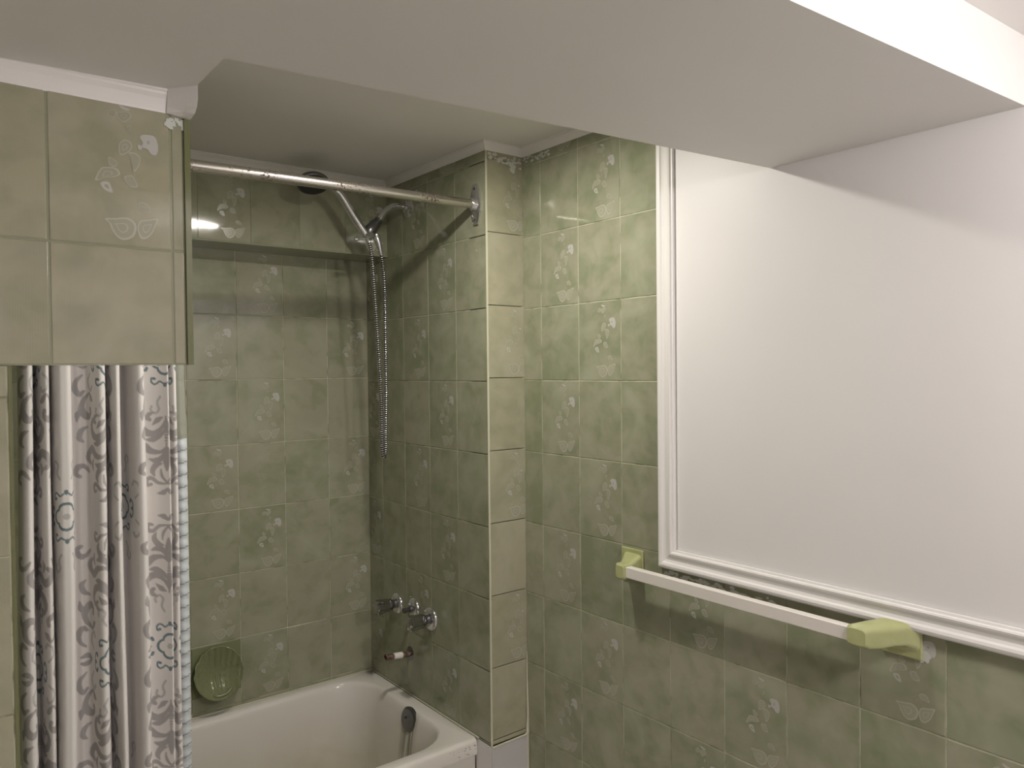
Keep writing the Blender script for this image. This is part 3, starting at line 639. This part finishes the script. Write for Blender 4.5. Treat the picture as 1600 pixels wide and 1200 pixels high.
so_ = cur.modifiers.new('thickness', 'SOLIDIFY'); so_.thickness = .0006
tag(cur, 'white fabric shower curtain with grey and teal scroll print, gathered at the left', 'shower curtain')
# rings
ri = None
for k in range(7):
    x = .165+.042*k
    p = RP(x)
    if ri is None:
        mb = MB(); mb.tube([Vector((0, .0245*math.cos(a), .0245*math.sin(a)-.0105)) for a in [2*math.pi*q/28 for q in range(29)]], .0013, 8)
        ri = mb.build('curtain_ring', M_CHROME, smooth=True); o = ri
    else: o = ri.copy(); COL.objects.link(o)
    o.location = p
    tag(o, 'thin chrome curtain ring on the pitted rod above the gathered scroll-print curtain', 'curtain ring', 'curtain rings on the rod')
# liner: clear on top, white mosaic print with grey lines below
ns2 = 60; zl = np.concatenate([np.linspace(H+.42, H-.10, 30), np.linspace(H-.102, H-1.12, 400)])
sx = np.linspace(0, 1, ns2); SX, ZL = np.meshgrid(sx, zl); tl = np.clip((H-ZL)/1.0, 0, 1)
XL = .33+SX*(.132+.026*tl); YL = 1.742+.006*np.sin(SX*19)+.085*np.clip((H-.15-ZL)/.82, 0, 1)+.0009*np.sin(ZL*230+SX*6)
lab = None
M_LIN = mat('clear_liner_vinyl', (.62, .66, .60), .15, trans=0, alpha=.30)
M_LIN2 = mat('white_mosaic_vinyl', (.70, .74, .76), .25)
V2 = np.stack([XL, YL, ZL], -1).reshape(-1, 3)
q = ((ZL-(SX*.03))*1000/27.0) % 1.0; line = (q < .10)
cl = np.where(line.ravel()[:, None], np.array((.30, .32, .32)), np.array((.66, .71, .74)))
lin = grid_mesh('shower_liner', V2, len(zl), ns2, cl, M_LIN)
lin.data.materials.append(M_LIN2)
at = N(M_LIN2, 'ShaderNodeVertexColor', layer_name='print'); LK(M_LIN2, at.outputs['Color'], bsdf(M_LIN2).inputs['Base Color'])
zc = V2[:, 2].reshape(len(zl), ns2); mi = (zc[:-1, :-1] < H-.140).astype('i').ravel()
lin.data.polygons.foreach_set('material_index', mi)
tag(lin, 'vinyl shower liner, clear above and white mosaic print below, hanging inside the tub', 'shower liner')

# ------------------------------------------------------------------ soap dish shell
dish = empty('soap_dish', (.707, YB-TH, H-.90), 'olive green ceramic shell soap dish on the back wall above the tub', 'soap dish')
mb = MB(); mb.box((.637, YB-TH-.004, H-.975), (.783, YB-TH, H-.822), 0); pb = child(mb, 'back_plate', M_DISH, dish, bevel=.002)
mb = MB(); cx0, cz0 = .707, H-.903; L = []; NA = 96
def shell(t, a):
    ang = 2*math.pi*a; sn = math.sin(ang)
    Rx = .069*(1+.022*math.cos(ang*14)*(1 if sn > -.15 else 0)); Rz = .074 if sn > 0 else .071
    dx = Rx*t*math.cos(ang); dz = Rz*t*sn
    rimp = .012+.040*(.5-.5*(dz/.075))**1.3
    y = .005+rimp*t**2.2
    xx = dx/(.62+.38*(dz+.075)/.15)
    rib = .0021*math.cos(xx*2*math.pi/.0185)*min(1, (1-abs(t-.62)/.62)*2)
    return Vector((cx0+dx, YB-TH-y-rib, cz0+dz))
for t_ in (.01, .1, .2, .3, .4, .5, .6, .7, .8, .88, .94, .98, 1.0): L.append([shell(t_, a/NA) for a in range(NA)])
rim = L[-1]
def off(v, d, s): return Vector((cx0+(v.x-cx0)*s, v.y+d, cz0+(v.z-cz0)*s))
L.append([off(v, -.0015, 1.012) for v in rim]); L.append([off(v, -.0010, 1.035) for v in rim]); L.append([off(v, .002, 1.045) for v in rim])
L.append([Vector((cx0+(v.x-cx0)*.93, min(YB-TH-.003, v.y+.016), cz0+(v.z-cz0)*.93)) for v in rim])
L.append([Vector((cx0+(v.x-cx0)*.80, YB-TH-.002, cz0+(v.z-cz0)*.86)) for v in rim])
mb.loops(L, 0, closed=True, cap0=True, cap1=True); child(mb, 'shell', M_DISH, dish, smooth=True)
mb = MB(); mb.tube(catmull([(.688, YB-TH-.040, H-.962), (.70, YB-TH-.046, H-.966), (.725, YB-TH-.046, H-.963), (.74, YB-TH-.040, H-.954)], 6), [.004]*19, 12); child(mb, 'lip', M_DISH, dish, smooth=True)

# ------------------------------------------------------------------ towel bar
tb = empty('towel_bar', (XR-TH, .94, H-.47), 'cream square towel bar on green ceramic brackets, below the painted panel', 'towel bar')
M_BAR = mat('cream_plastic', (.80, .76, .71), .35)
xb = 1.3155; zb_ = H-.4765
mb = MB(); mb.box((xb-.0095, .690, zb_-.0125), (xb+.0095, 1.248, zb_+.0125), 0); child(mb, 'bar', M_BAR, tb, bevel=.0015)
def bracket(y0, y1, secs):
    mb = MB(); mb.box((XR-TH-.006, y0, H-.508), (XR-TH, y1, H-.432), 0); pl = child(mb, 'bracket', M_FIX, tb, bevel=.003)
    mb = MB(); L = []
    for x, y, hy, z, hz in secs:
        L.append([Vector((x, y+hy*math.copysign(abs(math.cos(a))**.42, math.cos(a)), z+hz*math.copysign(abs(math.sin(a))**.42, math.sin(a)))) for a in [2*math.pi*k/40 for k in range(40)]])
    mb.loops(L, 0); child(mb, 'post', M_FIX, pl, smooth=True)
bracket(1.233, 1.303, [(XR-TH-.004, 1.266, .030, H-.464, .022), (XR-TH-.010, 1.264, .028, H-.463, .019), (XR-TH-.022, 1.260, .024, H-.466, .016), (XR-TH-.034, 1.257, .020, zb_+.005, .017), (xb+.004, 1.256, .0175, zb_, .0185), (xb-.010, 1.256, .0165, zb_, .0190), (xb-.0150, 1.256, .012, zb_, .014)])
bracket(.594, .666, [(XR-TH-.004, .630, .034, H-.470, .030), (XR-TH-.010, .632, .033, H-.466, .024), (XR-TH-.020, .640, .030, H-.466, .019), (XR-TH-.030, .655, .030, zb_+.007, .018), (xb+.006, .670, .028, zb_+.001, .019), (xb-.008, .680, .022, zb_, .0195), (xb-.0150, .682, .017, zb_, .014)])

# ------------------------------------------------------------------ ceiling lights
for (x, y), zz, R, lab, th in ((ALCOVE_LIGHT, ZC, .045, 'small round flush ceiling light above the tub front', .024), (ROOM_LIGHT, H+.507, .12, 'large round flush ceiling light over the room', .030)):
    t = empty('ceiling_light', (x, y, zz), lab, 'ceiling light')
    mb = MB(); mb.revolve((x, y, zz), (0, 0, -1), [(0, R), (th*.7, R), (th*.9, R-.004), (th*.9, R-.012), (0, R-.012)], 40); child(mb, 'housing', M_TRIM, t, smooth=True)
    mb = MB(); mb.revolve((x, y, zz), (0, 0, -1), [(.001, R-.013), (th, R-.013), (th+.001, .001)], 40); child(mb, 'diffuser', M_GLOW, t, smooth=True)
